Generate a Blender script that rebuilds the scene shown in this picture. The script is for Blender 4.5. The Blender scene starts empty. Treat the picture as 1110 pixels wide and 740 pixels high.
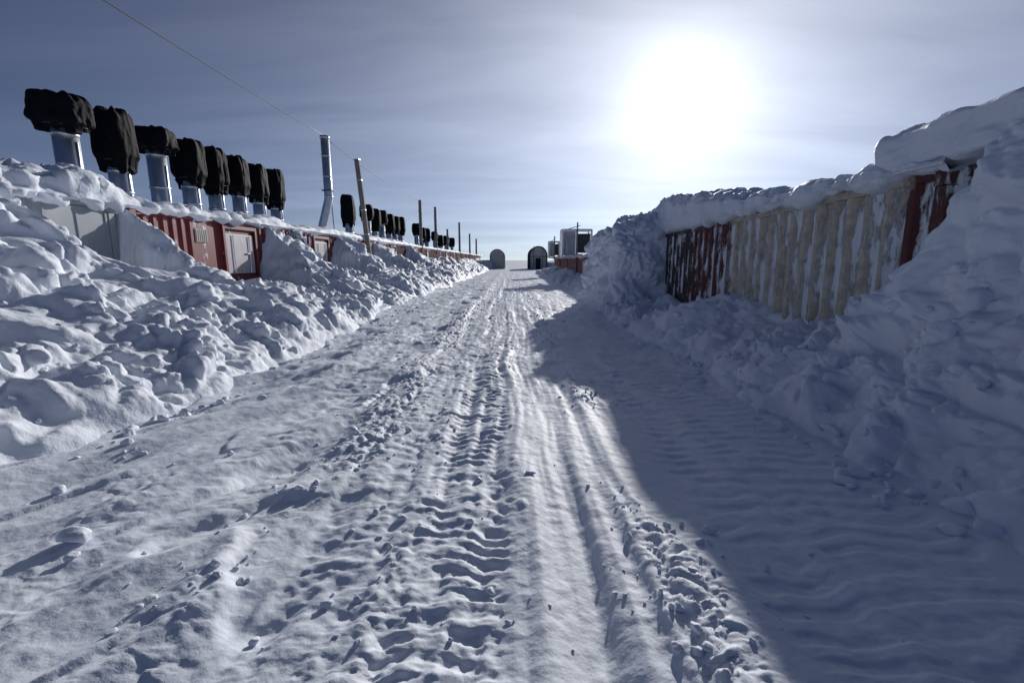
import bpy, bmesh, math, random
import numpy as np
from mathutils import Vector, Matrix
random.seed(7); rng=np.random.default_rng(11)
scene=bpy.context.scene
# ------------------------------------------------------------ noise
def _hash(ix,iy,iz,seed):
    n=(ix.astype(np.int64)*374761393+iy.astype(np.int64)*668265263+iz.astype(np.int64)*1440662683+seed*69069+12345)&0xFFFFFFFF
    n=((n^(n>>13))*1274126177)&0xFFFFFFFF
    n=((n^(n>>15))*668265263)&0xFFFFFFFF
    return n^(n>>16)
def vnoise(x,y,z,seed=0):
    x,y,z=np.broadcast_arrays(np.asarray(x,float),np.asarray(y,float),np.asarray(z,float))
    ix=np.floor(x);iy=np.floor(y);iz=np.floor(z)
    fx=x-ix;fy=y-iy;fz=z-iz
    fx=fx*fx*(3-2*fx);fy=fy*fy*(3-2*fy);fz=fz*fz*(3-2*fz)
    flat=bool(np.all(z==0))
    r=0
    for dz in ((0,) if flat else (0,1)):
        wz=1.0 if flat else (fz if dz else 1-fz)
        for dy in (0,1):
            wy=fy if dy else 1-fy
            for dx in (0,1):
                wx=fx if dx else 1-fx
                r=r+wx*wy*wz*(_hash(ix+dx,iy+dy,iz+dz,seed)/4294967295.0)
    return r*2-1
def fbm(x,y,z,octv=4,seed=0,gain=.5):
    a=1;s=0;tot=0
    for o in range(octv):
        s=s+a*vnoise(x,y,z,seed+o*17);tot+=a;a*=gain
        x,y=(x*.8-y*.6)*2.03+13.1,(x*.6+y*.8)*2.03+7.7
        z=z*2.03 if np.all(np.asarray(z)==0) else z*2.03+3.3
    return s/tot
def worley(x,y,z,seed=0,flat=False):
    x,y,z=np.broadcast_arrays(x,y,z)
    ix=np.floor(x);iy=np.floor(y);iz=np.floor(z)
    F1=np.full(x.shape,9.);F2=np.full(x.shape,9.)
    H=np.zeros(x.shape)
    for dz in ((0,) if flat else (-1,0,1)):
        for dy in (-1,0,1):
            for dx in (-1,0,1):
                h=_hash(ix+dx,iy+dy,iz+dz,seed)
                a=(h&1023)/1023.;b=((h>>10)&1023)/1023.;c=((h>>20)&1023)/1023.
                rx=x-(ix+dx+a);ry=y-(iy+dy+b);rz=0*x if flat else z-(iz+dz+c)
                d=rx*rx+ry*ry+rz*rz
                val=((h>>5)&255)/255.-.5+ .8*(rx*(((h>>13)&255)/127.-1)+ry*(((h>>21)&255)/127.-1)+rz*(((h>>17)&255)/127.-1))
                near=d<F1
                F2=np.where(near,F1,np.minimum(F2,d))
                H=np.where(near,val,H)
                F1=np.where(near,d,F1)
    return np.sqrt(F1),np.sqrt(F2),H
def sstep(a,b,x):
    t=np.clip((x-a)/(b-a),0,1);return t*t*(3-2*t)
def facet(x,y,z,seed=0,crev=.35,edge=.22,flat=False):
    F1,F2,H=worley(x,y,z,seed,flat)
    s=sstep(0,edge,F2-F1)
    return s*(H*.7+.15)-(1-s)*crev+.25*(1-F1)
# ------------------------------------------------------------ mesh helpers
def link(ob,parent=None):
    scene.collection.objects.link(ob)
    if parent: ob.parent=parent
    return ob
def np_mesh(name,V,F,mat,smooth=True,parent=None):
    me=bpy.data.meshes.new(name)
    V=np.ascontiguousarray(V,dtype=np.float32);F=np.ascontiguousarray(F,dtype=np.int32)
    me.vertices.add(len(V));me.vertices.foreach_set("co",V.ravel())
    k=F.shape[1]
    me.loops.add(F.size);me.loops.foreach_set("vertex_index",F.ravel())
    me.polygons.add(len(F));me.polygons.foreach_set("loop_start",np.arange(0,F.size,k,dtype=np.int32))
    me.polygons.foreach_set("loop_total",np.full(len(F),k,dtype=np.int32))
    me.polygons.foreach_set("use_smooth",np.full(len(F),smooth,dtype=bool))
    me.update(calc_edges=True)
    me.materials.append(mat)
    return link(bpy.data.objects.new(name,me),parent)
def grid_faces(R,C):
    i=np.arange(R*C).reshape(R,C)
    return np.stack([i[:-1,:-1],i[:-1,1:],i[1:,1:],i[1:,:-1]],-1).reshape(-1,4)
def grid_mesh(name,P,mat,flip=False):
    R,C,_=P.shape;F=grid_faces(R,C)
    if flip:F=F[:,::-1]
    return np_mesh(name,P.reshape(-1,3),F,mat)
def normals(P,up=1):
    a=np.gradient(P,axis=0);b=np.gradient(P,axis=1)
    n=np.cross(b,a);n/=np.linalg.norm(n,axis=-1,keepdims=True)+1e-9
    return n
class MB:
    """small mesh builder, gathers boxes/cylinders into one mesh"""
    def __init__(s): s.v=[];s.f=[]
    def box(s,c,d,M=None):
        n=len(s.v)
        for i in range(8):
            p=Vector(((i&1)-.5,((i>>1)&1)-.5,((i>>2)&1)-.5))
            p=Vector((p.x*d[0],p.y*d[1],p.z*d[2]))
            if M: p=M@p
            s.v.append(Vector(c)+p)
        for f in ((0,2,3,1),(4,5,7,6),(0,1,5,4),(2,6,7,3),(0,4,6,2),(1,3,7,5)):
            s.f.append([n+k for k in f])
    def tube(s,pts,r,seg=20,cap=True):
        n0=len(s.v);rs=r if isinstance(r,(list,tuple)) else [r]*len(pts)
        pts=[Vector(p) for p in pts]
        for i,p in enumerate(pts):
            t=(pts[min(i+1,len(pts)-1)]-pts[max(i-1,0)]).normalized()
            ref=Vector((1,0,0)) if abs(t.x)<.9 else Vector((0,1,0))
            a=t.cross(ref).normalized();b=t.cross(a)
            for k in range(seg):
                w=2*math.pi*k/seg
                s.v.append(p+(a*math.cos(w)+b*math.sin(w))*rs[i])
        for i in range(len(pts)-1):
            for k in range(seg):
                A=n0+i*seg+k;B=n0+i*seg+(k+1)%seg
                s.f.append([A,A+seg,B+seg,B])
        if cap:
            s.f.append([n0+k for k in range(seg)])
            s.f.append([n0+(len(pts)-1)*seg+k for k in reversed(range(seg))])
    def make(s,name,mat,parent=None,bevel=0,smooth=False):
        me=bpy.data.meshes.new(name);me.from_pydata([tuple(v) for v in s.v],[],s.f);me.update()
        bm=bmesh.new();bm.from_mesh(me);bmesh.ops.recalc_face_normals(bm,faces=bm.faces);bm.to_mesh(me);bm.free()
        me.materials.append(mat)
        ob=link(bpy.data.objects.new(name,me),parent)
        if bevel:
            m=ob.modifiers.new("b","BEVEL");m.width=bevel;m.segments=2;m.limit_method='ANGLE'
        if smooth:
            for p in me.polygons:p.use_smooth=len(p.vertices)<5
        return ob
_cube={}
def rbox(cuts,k):
    key=(cuts,k)
    if key in _cube:return _cube[key]
    bm=bmesh.new();bmesh.ops.create_cube(bm,size=2)
    bmesh.ops.subdivide_edges(bm,edges=bm.edges,cuts=cuts,use_grid_fill=True)
    bm.verts.ensure_lookup_table()
    V=np.array([v.co[:] for v in bm.verts]);F=np.array([[v.index for v in f.verts] for f in bm.faces]);bm.free()
    V=V/(np.sum(np.abs(V)**k,axis=1,keepdims=True)**(1/k))
    N=np.sign(V)*np.abs(V)**(k-1)
    _cube[key]=(V,F,N);return _cube[key]
def empty(name,loc=(0,0,0)):
    e=bpy.data.objects.new(name,None);e.location=loc;e.empty_display_size=.3;link(e);return e
# ------------------------------------------------------------ materials
def newmat(name):
    m=bpy.data.materials.new(name);m.use_nodes=True
    nt=m.node_tree;b=nt.nodes["Principled BSDF"];return m,nt,b
def nd(nt,t,**kw):
    n=nt.nodes.new(t)
    for k,v in kw.items():
        if k in n.inputs.keys(): n.inputs[k].default_value=v
        else: setattr(n,k,v)
    return n
def noise(nt,scale,detail=5,rough=.6,vec=None):
    n=nd(nt,'ShaderNodeTexNoise');n.inputs['Scale'].default_value=scale
    n.inputs['Detail'].default_value=detail;n.inputs['Roughness'].default_value=rough
    if vec is not None:nt.links.new(vec,n.inputs['Vector'])
    return n
def ramp(nt,src,p0,p1,c0=(0,0,0,1),c1=(1,1,1,1)):
    r=nd(nt,'ShaderNodeValToRGB');e=r.color_ramp.elements
    e[0].position=p0;e[1].position=p1;e[0].color=c0;e[1].color=c1
    nt.links.new(src,r.inputs[0]);return r
def mix(nt,f,a,b):
    m=nd(nt,'ShaderNodeMix');m.data_type='RGBA'
    for s,i in ((f,0),(a,6),(b,7)):
        if isinstance(s,(tuple,list,float,int)): m.inputs[i].default_value=s
        else: nt.links.new(s,m.inputs[i])
    return m.outputs[2]
def snow_mat(name,coarse=1.0):
    m,nt,b=newmat(name);L=nt.links
    tc=nd(nt,'ShaderNodeTexCoord')
    n1=noise(nt,.8,2,.5,tc.outputs['Object'])
    c=ramp(nt,n1.outputs[0],.3,.7,(.71,.755,.83,1),(.78,.82,.88,1))
    L.new(c.outputs[0],b.inputs['Base Color'])
    b.inputs['Roughness'].default_value=.62
    b.inputs['Specular IOR Level'].default_value=.2
    a=noise(nt,11,2,.6,tc.outputs['Object']);f=noise(nt,80,2,.7,tc.outputs['Object'])
    q=nd(nt,'ShaderNodeMath',operation='MULTIPLY_ADD');L.new(f.outputs[0],q.inputs[0]);q.inputs[1].default_value=.22;L.new(a.outputs[0],q.inputs[2])
    b1=nd(nt,'ShaderNodeBump');b1.inputs['Strength'].default_value=.45;b1.inputs['Distance'].default_value=.04*coarse
    L.new(q.outputs[0],b1.inputs['Height']);L.new(b1.outputs[0],b.inputs['Normal'])
    return m
SNOW=snow_mat("snow_packed",.5);SNOWB=snow_mat("snow_bank_mat",.85)
def paint(name,col,fade,frost=.62,rough=.5):
    m,nt,b=newmat(name);L=nt.links
    tc=nd(nt,'ShaderNodeTexCoord')
    n=noise(nt,1.7,5,.65,tc.outputs['Object']);c=ramp(nt,n.outputs[0],.35,.75,col,fade)
    mp=nd(nt,'ShaderNodeMapping');mp.inputs['Scale'].default_value=(1,1,.35);L.new(tc.outputs['Object'],mp.inputs[0])
    fr=noise(nt,3.2,7,.7,mp.outputs[0]);fm=ramp(nt,fr.outputs[0],frost,frost+.07)
    o=mix(nt,fm.outputs[0],c.outputs[0],(.78,.81,.86,1))
    L.new(o,b.inputs['Base Color']);b.inputs['Roughness'].default_value=rough
    bp=nd(nt,'ShaderNodeBump');bp.inputs['Strength'].default_value=.6;bp.inputs['Distance'].default_value=.02
    L.new(fm.outputs[0],bp.inputs['Height']);L.new(bp.outputs[0],b.inputs['Normal'])
    return m
RED=paint("container_red",(.14,.011,.013,1),(.19,.028,.027,1),.585)
RED2=paint("container_red_dark",(.10,.010,.013,1),(.15,.022,.024,1),.60)
GREY=paint("container_grey",(.28,.31,.34,1),(.38,.40,.43,1),.62)
WHITEP=paint("door_white",(.44,.40,.41,1),(.58,.56,.58,1),.57)
DARKP=paint("dark_steel",(.03,.03,.035,1),(.07,.07,.075,1),.66)
def longmat():
    """cream container wall, bare red primer at both ends, rime packed in the corrugation grooves"""
    m,nt,b=newmat("container_cream_red");L=nt.links
    tc=nd(nt,'ShaderNodeTexCoord');sp=nd(nt,'ShaderNodeSeparateXYZ');L.new(tc.outputs['Object'],sp.inputs[0])
    n=noise(nt,1.3,5,.7,tc.outputs['Object'])
    ad=nd(nt,'ShaderNodeMath',operation='MULTIPLY_ADD');L.new(n.outputs[0],ad.inputs[0]);ad.inputs[1].default_value=1.2;L.new(sp.outputs[1],ad.inputs[2])
    def lt(src,v,w):
        r=nd(nt,'ShaderNodeMapRange');L.new(src,r.inputs[0]);r.inputs[1].default_value=v;r.inputs[2].default_value=v+w;return r.outputs[0]
    near=lt(ad.outputs[0],1.15,.12);far=lt(ad.outputs[0],5.7,.25);vfar=lt(ad.outputs[0],8.0,.3)
    cream=ramp(nt,noise(nt,6,5,.75,tc.outputs['Object']).outputs[0],.3,.72,(.30,.25,.19,1),(.66,.60,.50,1))
    c=mix(nt,near,(.075,.012,.011,1),cream.outputs[0])
    c=mix(nt,far,c,(.09,.017,.017,1))
    c=mix(nt,vfar,c,(.04,.028,.028,1))
    mp=nd(nt,'ShaderNodeMapping');mp.inputs['Scale'].default_value=(1,1.6,.4);L.new(tc.outputs['Object'],mp.inputs[0])
    nz=noise(nt,3.5,8,.74,mp.outputs[0])
    groove=lt(sp.outputs[0],.035,.045)
    g2=nd(nt,'ShaderNodeMath',operation='MULTIPLY_ADD');L.new(groove,g2.inputs[0]);g2.inputs[1].default_value=.12;L.new(nz.outputs[0],g2.inputs[2])
    fm=ramp(nt,g2.outputs[0],.55,.62)
    o=mix(nt,fm.outputs[0],c,(.74,.77,.82,1));L.new(o,b.inputs['Base Color']);b.inputs['Roughness'].default_value=.65
    bp=nd(nt,'ShaderNodeBump');bp.inputs['Strength'].default_value=.7;bp.inputs['Distance'].default_value=.03
    L.new(fm.outputs[0],bp.inputs['Height']);L.new(bp.outputs[0],b.inputs['Normal'])
    return m
LONG=longmat()
def simple(name,col,rough,metal=0,bs=0,bscale=20,col2=None,cs=3,spec=.5):
    m,nt,b=newmat(name);L=nt.links;tc=nd(nt,'ShaderNodeTexCoord')
    n=noise(nt,cs,5,.6,tc.outputs['Object']);c=ramp(nt,n.outputs[0],.3,.7,col,col2 or tuple(min(1,v*1.35) for v in col[:3])+(1,))
    L.new(c.outputs[0],b.inputs['Base Color']);b.inputs['Roughness'].default_value=rough;b.inputs['Metallic'].default_value=metal
    b.inputs['Specular IOR Level'].default_value=spec
    if bs:
        q=noise(nt,bscale,4,.6,tc.outputs['Object']);bp=nd(nt,'ShaderNodeBump');bp.inputs['Strength'].default_value=bs;bp.inputs['Distance'].default_value=.02
        L.new(q.outputs[0],bp.inputs['Height']);L.new(bp.outputs[0],b.inputs['Normal'])
    return m
FABRIC=simple("black_tarp",(.003,.003,.0045,1),.7,0,.6,9,(.008,.008,.011,1),3,.1)
GALV=simple("galvanised_steel",(.50,.53,.57,1),.38,.85,.15,6)
WOOD=simple("weathered_wood",(.20,.18,.16,1),.85,0,.5,25)
CABLE=simple("cable_black",(.03,.03,.03,1),.6)
SHELT=simple("shelter_canvas",(.40,.37,.33,1),.8,0,.3,8)
SHELTD=simple("shelter_dark_canvas",(.05,.05,.055,1),.8,0,.3,8)
SHELTE=simple("shelter_end_board",(.50,.47,.43,1),.8,0,.3,8)
DARK=simple("dark_opening",(.012,.013,.016,1),.8)
FRAMEW=simple("white_frame",(.75,.77,.8,1),.5)
LABEL=simple("label_board",(.45,.42,.36,1),.6,0,0,1,(.15,.13,.11,1),22)
# ------------------------------------------------------------ ground
LB_FOOT=-3.65;RB_FOOT=2.92
def ground_h(x,y):
    z0=np.zeros_like(x)
    far=1/(1+np.maximum(np.abs(y),0)/60.)
    h=.06*fbm(x*.35,y*.22,z0,3,1)
    road=sstep(-4.6,-3.6,x)*sstep(4.2,3.2,x)
    wob=.16*vnoise(y*.25,z0+3.3,z0,5)+.07*vnoise(y*.8,z0+1.3,z0,6)
    xx=x+wob
    ca,sa=math.cos(math.radians(24)),math.sin(math.radians(24))
    u=x*ca-y*sa;v=x*sa+y*ca
    lm=sstep(-.6,-1.8,xx)
    dr=fbm(u*1.6,v*.33,z0,4,21,.45)
    h=h+.15*(lm*.9+.12)*(1-np.abs(dr)*2.4)*.5
    dr2=fbm(u*6,v*.9,z0,3,25)
    h=h+.020*dr2*(lm+.25)
    dd=fbm(u*.9+5,v*.55,z0,3,27)
    h=h+.06*lm*sstep(.02,.14,dd)*(1-.6*sstep(.14,.5,dd))
    dd=fbm(u*2.4+9,v*.7,z0,3,28)
    h=h+.028*lm*sstep(.12,.22,dd)
    ax=np.exp(-((xx-.1)/1.6)**2)
    rut=fbm(xx*3.6,y*.18,z0,3,31,.6)
    h=h+.06*rut*ax*road
    rr=fbm(xx*9,y*.45,z0,3,33,.6)
    h=h+.02*rr*ax*road
    near_r=sstep(7,2.2,y)
    h=h-.035*near_r*np.exp(-((xx-.35)/.07)**2)+.03*near_r*np.exp(-((xx-.50)/.10)**2)
    def tread(c,w,per,dep,seed,arc=.25,keep=-.25,chr_=.03,rough=0.):
        t=(xx-c)/w+.18*fbm(xx*3,y*2.2,z0,2,seed+12)
        band=sstep(1.0,.72,np.abs(t))
        ph=(y+arc*w*t*t+.06*vnoise(xx*4,y*3,z0,seed)+.10*vnoise(xx*2,y*1.5,z0,seed+9))*2*np.pi/per
        s=np.sin(ph);bars=np.clip(s*1.8,-1,.8)
        m=sstep(keep,keep+.45,fbm(xx*1.8,y*1.3,z0,3,seed+1))
        brk=sstep(-.3,.2,fbm(xx*7,y*7,z0,2,seed+2))
        return band*(-.018+dep*bars*m*(.2+.8*brk)+chr_*fbm(x*8,y*10,z0,4,seed+3,.6))
    h=h+tread(-.38,.33,.12,.012,41,.35,-.55,.026)
    h=h+tread(-1.05,.28,.13,.006,45,.2,.0,.02)
    h=h+tread(2.0,.85,.17,.009,51,-.04,-.8,.008)
    fade=sstep(1.0,3.5,y)
    h=h+fade*tread(-2.0,.36,.17,.010,61,.3,.0,.016)
    def berm(c,w,amp,seed,k,lo=-.15):
        g=np.exp(-((xx-c)/w)**2)*sstep(60,30,y)
        o=np.zeros_like(x);I=g>.02
        if not I.any(): return o
        X_,Y_,Z_=xx[I],y[I],z0[I]
        m=sstep(lo,lo+.5,fbm(X_*.8,Y_*k,Z_,3,seed))
        wx=x[I]+.06*vnoise(X_*9,Y_*9,Z_,seed+5);wy=Y_+.06*vnoise(X_*9+4,Y_*9,Z_,seed+6)
        f=facet(wx*9,wy*9,Z_,seed+1,.2,.4,True)
        f2=facet(wx*22,wy*22,Z_,seed+2,.2,.4,True)
        o[I]=g[I]*m*(amp*.45+amp*.55*f+amp*.3*f2)
        return o
    h=h+berm(-1.38,.28,.09,81,.5,-.3)+berm(.86,.18,.065,91,.5,-.2)+berm(-.72,.12,.045,101,.8)+berm(-2.7,.35,.04,111,.6)+berm(-.02,.10,.03,117,.9)+berm(1.35,.2,.025,127,.9,.1)
    ch=sstep(2.6,8,y)*road
    h=h+ch*.045*fbm(x*3.0,y*1.7,z0,5,121,.62)+ch*.02*fbm(x*1.6,y*5.,z0,3,131)
    h=h+.006*fbm(x*14,y*14,z0,3,141)
    h=h+.15*sstep(-3.4,-4.6,x)*sstep(130,100,y)+.15*sstep(2.8,4.0,x)*sstep(60,50,y)
    return h*far*(sstep(-400,-60,-np.abs(x)-np.abs(y)*.5))
ys=[-60,-30,-15,-8,-5,-3,-2]
y=-1.5
while y<.9: ys.append(y);y+=.06
while y<150: ys.append(y);y*=1.005
while y<6000: ys.append(y);y*=1.12
xs=list(np.arange(-4.7,3.9,.016))
x=3.9;st=.06
while x<6000: xs.append(x);x+=st;st*=1.25
x=-4.76;st=.06
while x>-6000: xs.insert(0,x);x-=st;st*=1.25
X,Y=np.meshgrid(np.array(xs),np.array(ys))
grid_mesh("snow_ground",np.stack([X,Y,ground_h(X,Y)],-1),SNOW)
# ------------------------------------------------------------ left bank
def interp(y,tab):
    t=np.array(tab);return np.interp(y,t[:,0],t[:,1])
XW=-8.0
HL=[(-5,2.9),(7.3,3.05),(7.85,2.7),(8.3,1.75),(8.6,1.45),(9.3,1.4),(9.5,2.3),(9.68,2.95),(9.9,2.9),(10.15,2.0),(11.3,1.25),(12.4,.75),(13.2,.85),(14.4,1.0),(14.8,1.9),(15.3,3.15),(16.8,3.1),(17.2,1.9),(18,1.45),(20.4,1.35),(20.9,2.4),(21.4,3.0),(22.8,2.9),(23.4,1.8),(26,1.6),(27,2.8),(28.5,2.5),(30,1.6),(34,1.8),(35.5,3.0),(37,2.0),(42,1.8),(130,2.0)]
_yy=np.arange(-5,130,.1);_hl=np.interp(_yy,*np.array(HL).T)
_k=np.exp(-(np.arange(-30,31)*.1/1.1)**2);_k/=_k.sum()
_hs=np.convolve(np.pad(_hl,30,mode='edge'),_k,'valid')
def hcL(y):
    return np.interp(y,_yy,_hl)+.45*sstep(28,40,y)*vnoise(y*.35,y*0,y*0,201)+.1*vnoise(y*1.3,y*0,y*0,202)
def hsL(y):
    return np.interp(y,_yy,_hs)+.45*sstep(28,40,y)*vnoise(y*.35,y*0,y*0,201)
def rowsY(a,b,k,near=.02):
    r=[];y=a
    while y<b:
        r.append(y);y+=max(near,k*abs(y))
    return np.array(r)
def disp_bank(P,amp,seed,soft=1.0):
    x,y,z=P[...,0],P[...,1],P[...,2]
    wx=x+.22*fbm(x*1.6,y*1.6,z*1.6,2,seed+7);wy=y+.22*fbm(x*1.6+9,y*1.6,z*1.6,2,seed+8);wz=z+.22*fbm(x*1.6,y*1.6+5,z*1.6,2,seed+9)
    m=sstep(-.4,.25,fbm(x*.6,y*.6,z*.6,2,seed+20))
    m2=sstep(-.3,.3,fbm(x*1.0,y*1.0,z*1.0,2,seed+21))
    d=.27*facet(wx*.85,wy*.85,wz*.85,seed,.35,.45)
    d=d+.19*facet(wx*1.9,wy*1.9,wz*1.9,seed+1,.32,.40)*(.35+.65*m)
    d=d+.095*facet(wx*4.2,wy*4.2,wz*4.2,seed+2,.36,.36)*(.25+.75*m2)*soft
    d=d+.036*facet(x*9.5,y*9.5,z*9.5,seed+3,.4,.34)*m*(.2+.8*m2)*soft
    d=d+.24*fbm(x*.5,y*.5,z*.5,3,seed+4)+.04*fbm(x*3,y*3,z*3,4,seed+5,.6)
    return d*amp
yr=rowsY(-3,126,.0054,.021);C=260
u=np.linspace(0,1,C)[None,:]**1.15;Y0=np.repeat(yr[:,None],C,1)
YY=Y0+(.30*vnoise(Y0*.5,u*5+0*Y0,Y0*0,221)+.10*vnoise(Y0*1.6,u*12+0*Y0,Y0*0,222))*(1-.7*sstep(.8,1,u))
hc=hcL(YY);hs=np.maximum(hsL(YY),hc*.6)
wgt=sstep(.45,.93,u)
hc2=hs*(1-wgt)+hc*wgt
foot=LB_FOOT+.3*vnoise(Y0*.35,Y0*0,Y0*0,210)-.2*sstep(8,14,Y0)
tall=sstep(2.0,3.0,hc)*sstep(9,7,Y0)
xwall=XW-.12-.5*sstep(2.9,3.2,hc)
Xb=foot+(xwall-foot)*u**(.95-.1*tall)
low=(.66+.2*vnoise(Y0*.5,Y0*0,Y0*0,230))*sstep(60,30,Y0)+.5*sstep(30,60,Y0)
low=np.minimum(low,hc2*.9)
Zb=-.14+(low+.14)*(1-np.exp(-u/.075))+(hc2-low)*(u**(1.25+.35*tall))
P=np.stack([Xb,Y0,Zb],-1);N=normals(P)
if N[...,2].mean()<0:N=-N
d=disp_bank(P,1.08,300)
d=d*sstep(0,.08,u)*(1-.65*sstep(.88,1,u)*(1-tall)*sstep(3,2.4,hc))*(1-.35*sstep(40,100,YY))
P2=P+N*d[...,None]
grid_mesh("snow_bank",P2,SNOWB,True)
LBP=P2
# ------------------------------------------------------------ left roof snow
yr=rowsY(-3,126,.009,.04)
prof=np.array([(-8.15,2.70),(-7.95,2.74),(-7.86,2.82),(-7.92,2.95),(-8.15,3.02),(-8.6,3.04),(-9.4,3.05),(-10.6,3.0),(-12.0,2.9),(-13.5,2.2),(-17,.6),(-22,-.1)])
tl=np.concatenate([[0],np.cumsum(np.hypot(*np.diff(prof,axis=0).T))]);
tt=np.concatenate([np.linspace(0,tl[6],80),np.linspace(tl[6],tl[-1],60)[1:]])
px_=np.interp(tt,tl,prof[:,0]);pz_=np.interp(tt,tl,prof[:,1])
Xr=np.repeat(px_[None],len(yr),0);Zr=np.repeat(pz_[None],len(yr),0);Yr=np.repeat(yr[:,None],len(tt),1)
lift=interp(Yr,[(-5,.2),(6,.12),(8.0,.2),(8.8,.38),(9.3,.28),(9.9,.04),(14,-.06),(15.6,.12),(17,-.03),(22,.05),(24,0),(60,.0)])+.11*fbm(Xr*.5,Yr*.5,Xr*0,3,401)
Zr=Zr+lift*sstep(2.85,2.98,Zr)
P=np.stack([Xr,Yr,Zr],-1);N=normals(P)
if N[:,60:,2].mean()<0:N=-N
d=.09*facet(Xr*1.3,Yr*1.3,Zr*1.3,410,.35,.4)+.06*facet(Xr*3.3,Yr*3.3,Zr*3.3,411,.35,.4)+.06*fbm(Xr*2,Yr*2,Zr*2,3,412)+.02*facet(Xr*8,Yr*8,Zr*8,413,.35,.4)
d=d*(1+1.0*sstep(10,8.5,Yr))
P=P+N*d[...,None]
grid_mesh("roof_snow",P,SNOWB,True)
# ------------------------------------------------------------ right bank
YN=4.95;XR=4.6
def xwR(y): return XR+(y-YN)*.031
def hcR(y):
    return interp(y,[(-5,2.9),(4.3,2.85),(4.7,2.5),(4.95,1.85),(5.3,1.45),(5.8,1.2),(6.6,.9),(7.5,.8),(9,.9),(11,.72),(13,.55),(14.6,.5),(16,.9),(20,1.6),(22,.95),(26,.75),(30,1.1),(34,.7),(40,1.0),(56,.9),(62,.3),(66,-.1)])+.1*vnoise(y*.9,y*0,y*0,502)
yr=rowsY(-3,66,.0054,.021);C=260
u=np.linspace(0,1,C)[None,:]**1.1;YY=np.repeat(yr[:,None],C,1)
Yw=YY+.2*vnoise(YY*.9,u*6+0*YY,YY*0,521)
hc=hcR(Yw);tall=sstep(1.6,2.7,hc)*sstep(9,7,YY)
foot=RB_FOOT+.25*vnoise(YY*.4,YY*0,YY*0,510)+.25*sstep(18,24,YY)-.1*sstep(9,5,YY)
xw=np.where(YY<17,xwR(YY),interp(YY,[(17,5.1),(24,5.4),(66,5.4)]))+.1
xw=xw-.2*tall
Xb=foot+(xw-foot)*u**(.9-.25*tall)
low=np.minimum(.40+.16*vnoise(YY*.6,YY*0,YY*0,530),hc*.8)
Zb=-.14+(low+.14)*(1-np.exp(-u/.1))+(hc-low)*(u**(1.3+.4*tall))
P=np.stack([Xb,YY,Zb],-1);N=normals(P)
if N[...,2].mean()<0:N=-N
d=disp_bank(P,.95,600,1.0)*sstep(0,.1,u)*(1-.6*sstep(.85,1,u)*(1-tall))*(1-.2*tall*sstep(.4,.8,u))
P2=P+N*d[...,None]
grid_mesh("snow_bank",P2,SNOWB)
RBP=P2
def blk(name,c,s,cuts,k,amp,seed,shape=None,mat=None):
    V,F,N=rbox(cuts,k)
    Q=V*np.array(s)+np.array(c);NN=N/np.array(s);NN=NN/np.linalg.norm(NN,axis=1,keepdims=True)
    if shape is not None: Q=shape(V,Q)
    d=disp_bank(Q,amp,seed)
    return np_mesh(name,Q+NN*d[:,None],F,mat or SNOWB)
# roof snow of the long right container
yr=rowsY(4.9,15.6,.005,.025)
tt=np.linspace(0,1,130)
off=np.interp(tt,[0,.06,.12,.2,.3,.5,.8,1],[.15,-.1,-.24,-.2,.0,.9,2.6,6.0])
zz=np.interp(tt,[0,.06,.12,.2,.3,.5,.8,1],[0,-.02,.06,.2,.27,.33,.2,-2.7])
ztop=interp(yr,[(YN,2.64),(15,2.48)])[:,None]
Yr=np.repeat(yr[:,None],len(tt),1)
Xr=xwR(Yr)+off[None]
lift=interp(Yr,[(4.9,-.1),(6,-.05),(7,.0),(8.5,.07),(10,.25),(11.5,.45),(13,.68),(14.5,.85),(15.6,.9)])*np.interp(tt,[0,.1,.2,.3,.5,.9,1],[0,0.2,.75,1,1,1,0])[None]
P=np.stack([Xr,Yr,ztop+zz[None]+lift],-1);N=normals(P)
if N[:,65,2].mean()<0:N=-N
x_,y_,z_=P[...,0],P[...,1],P[...,2]
d=.10*facet(x_*1.1,y_*1.1,z_*1.1,710,.35,.4)+.06*facet(x_*3,y_*3,z_*3,711,.35,.4)+.09*fbm(x_*1.5,y_*1.5,z_*1.5,3,712)+.02*facet(x_*8,y_*8,z_*8,713,.35,.4)
grid_mesh("roof_snow",P+N*d[...,None],SNOWB)
def slab_shape(V,Q):
    Q=Q.copy();Q[:,2]+=.10*(V[:,0]+1)+.03*np.sin(Q[:,1]*1.7);Q[:,0]+=.06*V[:,1]+.05*np.sin(Q[:,1]*2.3+1)*(V[:,0]<0);return Q
blk("snow_cornice",(6.42,3.15,2.92),(2.05,3.0,.25),90,10,.36,720,slab_shape)
def mound_shape(V,Q):
    Q=Q.copy();t=(V[:,2]+1)/2
    Q[:,0]=Q[:,0]+.45*t*np.clip(-V[:,0],0,1)-.25*(1-t)*np.clip(-V[:,0],0,1)
    Q[:,1]=Q[:,1]-.35*(1-t)*np.clip(-V[:,1],0,1)
    Q[:,2]+= t*(.55*np.clip(V[:,0]*.9+.75,0,.9)-.1)
    return Q
blk("snow_mound",(5.2,17.5,1.2),(2.2,2.7,1.85),100,8,1.15,730,mound_shape)
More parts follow.
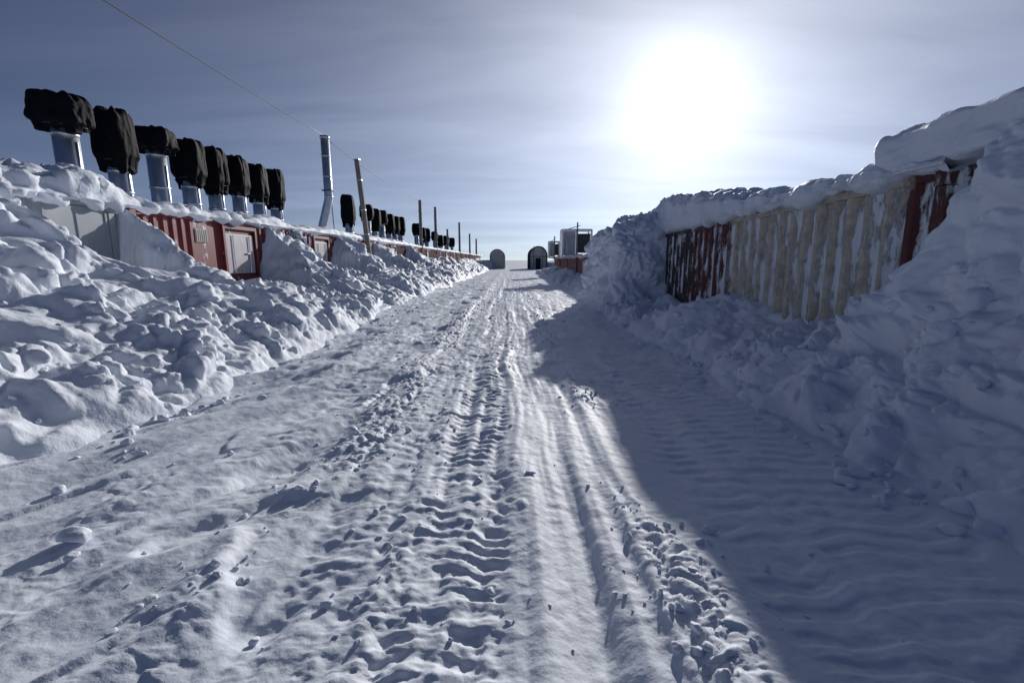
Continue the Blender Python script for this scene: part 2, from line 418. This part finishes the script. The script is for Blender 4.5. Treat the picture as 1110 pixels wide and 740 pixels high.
# ------------------------------------------------------------ containers
def corr(L,z0,z1,per=.28,dep=.036,side=1):
    n=int(L/per);per=L/n;pts=[]
    for i in range(n):
        b=i*per
        pts+= [(0,b),(0,b+per*.26),(-dep,b+per*.5),(-dep,b+per*.76)]
    pts.append((0,L))
    pts=sorted(pts,key=lambda p:p[1])
    v=[];f=[]
    for (a,b) in pts: v+=[Vector((a*side,b,z0)),Vector((a*side,b,z1))]
    for i in range(len(pts)-1): f.append([2*i,2*i+2,2*i+3,2*i+1])
    return v,f
def container(x,y,z,L,rot=0,mat=RED,feat=(),side=1,W=2.44,H=2.6,per=.28,dep=.04,pitch=0):
    e=empty("shipping_container",(x,y,z));e.rotation_euler=(pitch,0,rot)
    m=MB()
    doors=sorted([(a,b) for k,a,b in feat])
    segs=[];c=.12
    for a,b in doors:
        if a>c+.05:segs.append((c,a))
        c=b
    if c<L-.17:segs.append((c,L-.12))
    def add(v,f,M):
        n=len(m.v);m.v+=[M@q for q in v];m.f+=[[n+k for k in g] for g in f]
    for a,b in segs:
        if b-a<.3: continue
        v,f=corr(b-a,.15,H-.10,per,dep,side);add(v,f,Matrix.Translation((-.02*side,a,0)))
    v,f=corr(L-.24,.15,H-.1,side=-side);add(v,f,Matrix.Translation(((-W+.02)*side,.12,0)))
    for yy,s in ((.03,1),(L-.03,-1)):
        v,f=corr(W-.2,.15,H-.1,side=s);add(v,f,Matrix.Translation((-.1*side if side>0 else W-.1,yy,0))@Matrix.Rotation(math.pi/2,4,'Z'))
    m.make("corrugated_walls",mat,e)
    m=MB()
    for xx in (-.045*side,(-W+.045)*side):
        m.box((xx,L/2,H-.05),(.09,L-.33,.10));m.box((xx,L/2,.08),(.09,L-.33,.15))
        for yy in (.085,L-.085):
            m.box((xx*1.0,yy,H/2),(.12,.14,H-.36))
            m.box((xx,yy,H-.085),(.16,.17,.17));m.box((xx,yy,.085),(.16,.17,.17))
    for yy in (.05,L-.05):
        m.box((-W/2*side,yy,H-.05),(W-.27,.08,.1));m.box((-W/2*side,yy,.08),(W-.27,.08,.15))
    m.make("frame_rails",mat,e,.006)
    m=MB();m.box((-W/2*side,L/2,H-.02),(W-.19,L-.2,.02));m.box((-W/2*side,L/2,.12),(W-.19,L-.2,.03));m.make("roof_and_floor",mat,e)
    for k,a,b in feat:
        w=b-a;c=(a+b)/2
        if k in('flat','plain'):
            m=MB();m.box((-.03*side,c,H/2+.02),(.03,w,H-.26));m.make("flat_panel",mat,e,.004)
        if k=='plain':
            m=MB()
            for yy in (a+.04,c,b-.04): m.box((-.008*side,yy,H/2),(.02,.05,H-.32))
            m.make("panel_battens",mat,e)
        if k=='flat':
            m=MB()
            m.box((-.006*side,c,2.12),(.02,w*.62,.34));m.make("label_plate",LABEL,e,.004)
            m=MB()
            for q in range(6): m.box((.007*side,c-w*.25+q*w*.1,2.12),(.012,.02,.3))
            m.make("vent_slats",WHITEP,e)
        if k=='door':
            m=MB();m.box((-.05*side,c,H/2+.02),(.03,w,H-.26));m.make("door_recess",mat,e)
            m=MB();h=H-.3
            for yy in (a+.06,b-.06): m.box((0,yy,h/2+.17),(.09,.10,h))
            m.box((0,c,h+.12),(.088,w-.22,.10));m.box((0,c,1.0),(.07,w-.22,.09))
            m.make("door_frame",mat,e,.006)
            m=MB();m.box((-.02*side,c,1.68),(.035,w-.34,1.12));m.make("door_leaf",WHITEP,e,.01)
            m=MB()
            for yy in (c-w*.22,c+w*.25): m.tube([(.02*side,yy,1.15),(.02*side,yy,2.2)],.013,8)
            m.box((.03*side,c+w*.2,1.7),(.03,.16,.035));m.make("lock_rods",GALV,e)
    return e
container(XW,3.4,.2,6.06,mat=GREY,feat=[('plain',4.6,5.9)])
container(XW,9.8,.2,6.0,feat=[('flat',1.85,2.6),('door',3.05,4.75)])
container(XW,16.2,.2,6.0,feat=[('door',2.5,4.1)])
for i in range(2,17):
    container(XW,9.8+6.4*i,.2,6.0,mat=RED if i%3 else RED2,feat=([('door',1.5,3.0)] if i%2 else [('flat',3.2,4.1)]))
container(XR,YN,.0,10.2,rot=-math.atan(.031),mat=LONG,side=-1,H=2.66,per=.34,dep=.075,pitch=-.015)
for i,(yy,zz_) in enumerate(((24,-.68),(30.4,-.62),(37,-.55),(43.4,-.55),(50,-.5))):
    container(5.15,yy,zz_,6.0,mat=RED if i!=2 else RED2,side=-1,feat=[('door',2.2,3.6)] if i==1 else ())
yr=rowsY(22.5,58,.006,.05);tt=np.linspace(0,1,80)
off=np.interp(tt,[0,.08,.14,.25,.6,1],[.1,-.1,-.12,.2,1.6,5]);zz=np.interp(tt,[0,.08,.14,.25,.6,1],[1.9,1.93,2.03,2.12,2.1,-.1])
Yr=np.repeat(yr[:,None],80,1);P=np.stack([5.15+off[None]+0*Yr,Yr,zz[None]+.1*vnoise(Yr*.5,Yr*0,Yr*0,801)*np.interp(tt,[0,.2,1],[0,1,0])[None]],-1)
N=normals(P)
if N[:,40,2].mean()<0:N=-N
d=.12*facet(P[...,0]*1.3,P[...,1]*1.3,P[...,2]*1.3,810,.35,.4)+.06*facet(P[...,0]*3,P[...,1]*3,P[...,2]*3,811,.35,.4)
grid_mesh("roof_snow",P+N*d[...,None],SNOWB)
# ------------------------------------------------------------ roof vents
def vent(x,y,ztop,w,h,tilt=0,seed=0,cuts=18,base=2.75,pr=.21):
    e=empty("covered_roof_vent",(x,y,base))
    zt=ztop-base;pr=min(pr,w*.33)
    m=MB();zb=zt-h
    m.tube([(0,0,0),(0,0,.02),(0,0,zt-.25)],pr,24)
    m.tube([(0,0,max(.1,zb*.45)),(0,0,max(.1,zb*.45)+.05)],pr+.02,24)
    m.tube([(0,0,zb-.12),(0,0,zb-.06)],pr+.015,24)
    m.tube([(0,0,0),(0,0,.18)],[pr+.09,pr+.01],24)
    m.box((pr+.008,0,zt*.3),(.02,.035,zt*.58))
    m.make("flue_pipe",GALV,e,0,True)
    V,F,N=rbox(cuts,6)
    Q=V.copy();t=(Q[:,2]+1)/2
    th=np.arctan2(Q[:,1],Q[:,0])
    fold=vnoise(th*3.5+seed,t*1.2,t*0+seed,900+seed)
    fine=fbm(Q[:,0]*2.2+seed,Q[:,1]*2.2,Q[:,2]*1.6,3,930+seed)
    pinch=1-.16*np.exp(-((t-.10)/.07)**2)-.04*t-.05*t*t
    r=pinch*(1+.08*fold*(1.1-t)+.10*fine)
    Q[:,0]*=r*w/2;Q[:,1]*=r*min(w,.6)/2
    Q[:,2]=Q[:,2]*h/2*(1+.05*fine)+.06*h*fold*(t>.5)+zt-h/2+tilt*Q[:,0]
    Q[:,2]-=.10*h*(t<.12)*(.5+fold)
    np_mesh("tarp_cover",Q,F,FABRIC,True,e)
    m=MB();zc=zb+h*.12
    pts=[(math.cos(a)*w*.42,math.sin(a)*min(w,.6)*.42,zc+tilt*math.cos(a)*w*.4) for a in np.linspace(0,2*math.pi,25)]
    m.tube(pts,.014,6,False);m.make("tie_cord",CABLE,e,0,True)
    return e
vd=[(9.75,4.95,1.0,.68,-.10),(10.95,5.0,.70,1.22,.02),(12.15,4.97,.88,.58,-.05),(13.3,4.95,.80,1.15,0),(14.4,4.97,.68,1.2,.03),(15.6,5.0,.62,1.15,0),(16.8,4.98,.62,1.2,-.08),(18.0,5.02,.64,1.3,.02)]
for i,(y,zt,w,h,tl_) in enumerate(vd): vent(-9.0,y,zt,w,h,tl_,i,28)
i=9
for y,zt,w,h in ((25.3,5.1,.7,1.5),(28.5,5.0,.8,.9),(30,4.9,.8,1.3),(31.6,5.0,.8,.9),(33.4,4.9,.85,1.3),(35,4.9,.8,1.2),(36.8,5.0,.8,1.3),(43,5,.8,1),(45.5,4.8,.8,1.3),(48,4.9,.8,1.2),(53,4.9,.8,.9),(57,4.7,.8,1.3),(62,4.9,.9,1.2),(68,4.9,.9,1.2)):
    vent(-8.8,y,zt,w,h,0,i,12);i+=1
# ------------------------------------------------------------ chimney, poles, cable
e=empty("chimney_pipe",(-8.6,22.2,2.8));m=MB()
m.tube([(-.42,0,0),(-.38,0,.5),(-.12,0,1.35),(0,0,1.75),(0,0,4.45)],.19,24)
for z in (1.8,2.7,3.6): m.tube([(0,0,z),(0,0,z+.06)],.205,24)
m.tube([(0,0,4.38),(0,0,4.5)],.215,24)
m.make("pipe",GALV,e,0,True)
m=MB();m.tube([(-.55,.1,.2),(-.1,.1,2.1)],.03,8);m.tube([(.1,.2,0),(.02,.16,2.6)],.02,8);m.box((0,0,2.1),(.46,.46,.04));m.make("brace",CABLE,e)
def pole(x,y,z0,z1,w,lean=0,sq=True):
    e=empty("wooden_pole",(x,y,z0));H=z1-z0;m=MB()
    M=Matrix.Rotation(-lean,3,'Y')
    if sq: m.box(M@Vector((0,0,H/2)),(w,w*.7,H),M)
    else: m.tube([(0,0,0),tuple(M@Vector((0,0,H)))],[w/2,w*.42],14)
    m.make("post",WOOD,e,.01)
    m=MB()
    for f in (.25,.5,.8): m.box(M@Vector((0,0,H*f)),(w+.03,w*.7+.03,.05),M)
    m.box(M@Vector((0,0,H+.02)),(w+.04,w*.75,.04),M)
    m.make("metal_bands",GALV,e)
    return e
pole(-7.75,25.2,1.8,6.9,.24,math.radians(4.5))
pole(-8.0,41,2.4,6.8,.3,0,False)
pole(-8.0,49,2.4,7.1,.3,0,False)
pole(-8.0,71,2.4,7.3,.34,0,False);pole(-8,88,2.4,6.6,.35,0,False);pole(-8,104,2.4,6.4,.4,0,False);pole(-8.3,60,2.4,5.6,.28,0,False)
def cable(pts,sag,r=.014):
    m=MB();out=[]
    for a,b in zip(pts[:-1],pts[1:]):
        a=Vector(a);b=Vector(b)
        for i in range(20):
            t=i/20;out.append(a.lerp(b,t)-Vector((0,0,sag*4*t*(1-t))))
    out.append(Vector(pts[-1]));m.tube(out,r,6);m.make("overhead_cable",CABLE,None,0,True)
cable([(-8.6,-14,7.6),(-8.6,22.2,7.3)],.35,.016)
cable([(-8.6,22.2,7.25),(-8.0,41,6.75),(-8,49,7.0)],.25,.016)
# ------------------------------------------------------------ arched shelters
def arch(x,y,w,h,L,shell,matf,door=True):
    e=empty("arched_shelter",(x,y,0));r=w/2;st=h-r;n=24
    def outline(rr):
        return [(-rr,0),(-rr,st)]+[(-rr*math.cos(a),st+rr*math.sin(a)) for a in np.linspace(0,math.pi,n)[1:-1]]+[(rr,st),(rr,0)]
    o=outline(r);i_=outline(r-.18)
    m=MB()
    def ring(pts,yy): 
        n0=len(m.v);m.v+=[Vector((a,yy,b)) for a,b in pts];return n0
    A=ring(o,0);B=ring(o,L);Cc=ring(i_,0);D=ring(i_,L*.98);k=len(o)
    for q in range(k-1):
        m.f+=[[A+q,A+q+1,B+q+1,B+q],[A+q,Cc+q,Cc+q+1,A+q+1],[Cc+q,D+q,D+q+1,Cc+q+1]]
    m.make("arched_shell",shell,e,0)
    m=MB();n0=ring(i_,.25);m.f.append(list(range(n0,n0+k)));m.make("end_wall",matf,e)
    m=MB()
    for yy in np.linspace(.1,L-.1,6):
        pts=[(a*1.01,yy,b*1.005) for a,b in o];m.tube(pts,.05,6)
    m.make("ribs",shell,e)
    if door:
        m=MB();m.box((0,.2,1.05),(1.0,.06,2.1));m.make("door",DARK,e)
        m=MB()
        for xx in (-r*.5,r*.5): m.box((xx,.21,st*.6+.6),(.08,.05,st*1.2+1.2))
        m.box((0,.22,2.4),(w-.5,.05,.1));m.make("end_frame",shell,e)
    return e
arch(-2.9,90,2.8,3.8,9,SHELT,SHELTE,False)
arch(5.0,88,3.4,4.3,9,SHELTD,SHELTE)
blk("snow_mound",(9.5,92,.2),(3.5,4,1.2),24,4,.8,740)
blk("snow_mound",(-5.6,92,.2),(2,4,1.5),24,4,.8,741)
# ------------------------------------------------------------ framed boxes on the right row
def fbox(x,y,z,w,h,d):
    e=empty("equipment_frame",(x,y,z));m=MB();t=.15
    for a in (-w/2,w/2):
        for b in (0,d): m.box((a,b,h/2),(t,t,h))
    for zz_ in (.0,h):
        m.box((0,0,zz_),(w-t,t*.9,t));m.box((0,d,zz_),(w-t,t*.9,t))
        for a in (-w/2,w/2): m.box((a,d/2,zz_),(t*.9,d-t,t))
    m.box((-w*.02,0,h/2),(t*.8,t*.7,h-t))
    m.make("frame",FRAMEW,e,.01)
    m=MB();m.box((w*.24,.05,h*.5),(w*.44,.05,h*.72));m.make("dark_panel",DARKP,e)
    m=MB();m.box((-w*.26,.05,h*.5),(w*.42,.05,h-.2));m.make("pale_panel",WHITEP,e)
    m=MB();m.tube([(0,-.1,-.3),(0,-.1,h+.6)],.06,8);m.tube([(-w*.4,0,h),(w*.1,0,h+.35)],.03,6);m.make("mast",WOOD,e)
fbox(5.45,39,2.0,2.4,2.2,1.6)
fbox(4.65,51,2.0,1.1,1.7,1.2)
# ------------------------------------------------------------ loose chunks
bm=bmesh.new();bmesh.ops.create_icosphere(bm,subdivisions=3,radius=1)
ID=np.array([v.co[:] for v in bm.verts]);IF=np.array([[v.index for v in f.verts] for f in bm.faces]);bm.free()
def chunks(name,C,S,seed,mat):
    r=np.random.default_rng(seed);n=len(C);Vs=[];Fs=[];nv=len(ID)
    for i in range(n):
        pn=r.normal(size=(9,3));pn/=np.linalg.norm(pn,axis=1,keepdims=True);ph=r.uniform(.55,1.0,9)
        dt=ID@pn.T
        rr=np.where(dt>.05,ph[None]/np.maximum(dt,.05),9.)
        R=(np.sum(rr**-12.,axis=1))**(-1/12.)
        R=np.minimum(R,1.3)
        sc=r.uniform(.6,1.15,3);sc[2]*=.75
        q=ID*R[:,None];q+=ID*(.05*np.sin(q[:,[1]]*9+i)+.04*np.cos(q[:,[0]]*13+i*2))
        a=r.uniform(0,6.28);c_,s_=math.cos(a),math.sin(a)
        q=q*sc;q=np.stack([q[:,0]*c_-q[:,1]*s_,q[:,0]*s_+q[:,1]*c_,q[:,2]],1)
        Vs.append(q*S[i]+C[i]);Fs.append(IF+i*nv)
    np_mesh(name,np.concatenate(Vs),np.concatenate(Fs),mat)
PX=[]
def put(x,y,s,bury=.3): PX.append((x,y,s,bury))
for c,w,n in ((-1.36,.25,380),(.86,.16,280),(-.75,.15,110),(-2.9,.5,30),(-.1,.15,50),(1.35,.25,60)):
    xs_=rng.normal(c,w,n);ys_=np.exp(rng.uniform(math.log(1.7),math.log(22),n));sz=.007+.027*rng.random(n)**3
    mk=fbm(xs_*.8,ys_*.5,xs_*0,3,81 if c<-1 else 91)
    for a,b,s,k in zip(xs_,ys_,sz,mk):
        if k>-.2:put(a,b,s*(1+b*.03))
for a,b,s in ((-2.48,2.36,.085),(-2.38,2.22,.035),(-1.15,4.0,.05),(-1.5,4.1,.07),(-1.0,4.2,.04),(-2.3,3.5,.03),(-3.1,2.9,.04),(-2.9,5.1,.05)):put(a,b,s,.1)
for i in range(140):
    y=math.exp(rng.uniform(math.log(3.5),math.log(40)));put(-3.55+.22*rng.normal(),y,.015+.06*rng.random()**3,.3)
for i in range(240):
    y=math.exp(rng.uniform(math.log(2.5),math.log(25)));put(2.95+.22*rng.normal(),y,.015+.07*rng.random()**3,.3)
PA=np.array(PX);hh=ground_h(PA[:,0].copy(),PA[:,1].copy())
chunks("snow_chunks",np.stack([PA[:,0],PA[:,1],hh+PA[:,2]*(.5-PA[:,3])],1),PA[:,2],5,SNOW)
cs=[];ss=[]
for B,n in ((LBP,420),(RBP,460)):
    R,Cn,_=B.shape
    for i in range(n):
        a=int(R*rng.random());b=int(Cn*min(.85,.05+.7*rng.random()**1.1));s=.03+.11*rng.random()**3
        if B[a,b,1]>45: continue
        p=B[a,b];cs.append((p[0],p[1],p[2]));ss.append(s)
chunks("snow_chunks",np.array(cs),np.array(ss),6,SNOWB)
# ------------------------------------------------------------ light
el=math.radians(16.7);az=math.radians(19.2)
S=Vector((math.sin(az)*math.cos(el),math.cos(az)*math.cos(el),math.sin(el)))
sd=bpy.data.lights.new("sun",'SUN');sd.energy=3.5;sd.angle=math.radians(.8);sd.color=(1,.965,.93)
so=bpy.data.objects.new("sun",sd);so.rotation_euler=S.to_track_quat('Z','Y').to_euler();link(so)
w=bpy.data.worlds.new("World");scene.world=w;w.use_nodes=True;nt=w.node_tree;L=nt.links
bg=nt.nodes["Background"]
sky=nd(nt,'ShaderNodeTexSky');sky.sky_type='NISHITA';sky.sun_disc=False;sky.sun_elevation=el;sky.sun_rotation=az
sky.air_density=1.0;sky.dust_density=1.0;sky.ozone_density=3.0;sky.altitude=2500
tc=nd(nt,'ShaderNodeTexCoord')
nrm=nd(nt,'ShaderNodeVectorMath',operation='NORMALIZE');L.new(tc.outputs['Generated'],nrm.inputs[0])
dot=nd(nt,'ShaderNodeVectorMath',operation='DOT_PRODUCT');L.new(nrm.outputs[0],dot.inputs[0]);dot.inputs[1].default_value=S
def M(op,a,b=None,c=None):
    n=nd(nt,'ShaderNodeMath',operation=op)
    for i,v in enumerate((a,b,c)):
        if v is None:continue
        if isinstance(v,(int,float)):n.inputs[i].default_value=v
        else:L.new(v,n.inputs[i])
    return n.outputs[0]
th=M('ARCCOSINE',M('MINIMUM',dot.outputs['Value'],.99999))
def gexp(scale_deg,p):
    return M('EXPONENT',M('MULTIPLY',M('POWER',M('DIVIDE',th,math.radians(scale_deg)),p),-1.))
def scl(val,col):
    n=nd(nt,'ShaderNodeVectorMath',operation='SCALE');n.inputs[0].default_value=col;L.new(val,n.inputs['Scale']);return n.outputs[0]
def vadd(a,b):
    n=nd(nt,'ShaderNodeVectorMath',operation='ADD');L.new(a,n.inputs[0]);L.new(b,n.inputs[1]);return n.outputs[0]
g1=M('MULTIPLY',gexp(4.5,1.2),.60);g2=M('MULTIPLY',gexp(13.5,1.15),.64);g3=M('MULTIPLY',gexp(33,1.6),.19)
sep=nd(nt,'ShaderNodeSeparateXYZ');L.new(nrm.outputs[0],sep.inputs[0])
zz=M('ADD',M('MAXIMUM',sep.outputs[2],0.),.12)
cmb=nd(nt,'ShaderNodeCombineXYZ');L.new(M('DIVIDE',sep.outputs[0],zz),cmb.inputs[0]);L.new(M('DIVIDE',sep.outputs[1],zz),cmb.inputs[1])
mp=nd(nt,'ShaderNodeMapping');mp.inputs['Rotation'].default_value=(0,0,math.radians(25));mp.inputs['Scale'].default_value=(.45,1.3,1);L.new(cmb.outputs[0],mp.inputs[0])
cn=noise(nt,1.1,5,.55,mp.outputs[0]);cn.inputs['Distortion'].default_value=.5
cl=ramp(nt,cn.outputs[0],.3,.75)
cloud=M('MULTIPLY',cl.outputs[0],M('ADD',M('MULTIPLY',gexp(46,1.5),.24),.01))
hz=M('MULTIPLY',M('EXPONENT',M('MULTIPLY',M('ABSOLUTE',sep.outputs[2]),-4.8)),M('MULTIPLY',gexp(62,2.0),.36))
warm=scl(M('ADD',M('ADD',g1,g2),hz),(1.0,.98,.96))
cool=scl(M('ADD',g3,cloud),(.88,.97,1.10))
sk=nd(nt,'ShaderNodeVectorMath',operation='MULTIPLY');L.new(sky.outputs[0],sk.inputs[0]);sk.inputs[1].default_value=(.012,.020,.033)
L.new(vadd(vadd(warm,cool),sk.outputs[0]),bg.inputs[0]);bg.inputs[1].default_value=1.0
# ------------------------------------------------------------ camera
cd=bpy.data.cameras.new("camera");cd.sensor_width=36;cd.lens=16;cd.clip_start=.05;cd.clip_end=20000
co=bpy.data.objects.new("camera",cd);co.location=(0,0,1.7);co.rotation_euler=(math.radians(90-10.1),0,0);link(co);scene.camera=co
scene.view_settings.view_transform='Standard';scene.view_settings.look='None';scene.view_settings.exposure=0
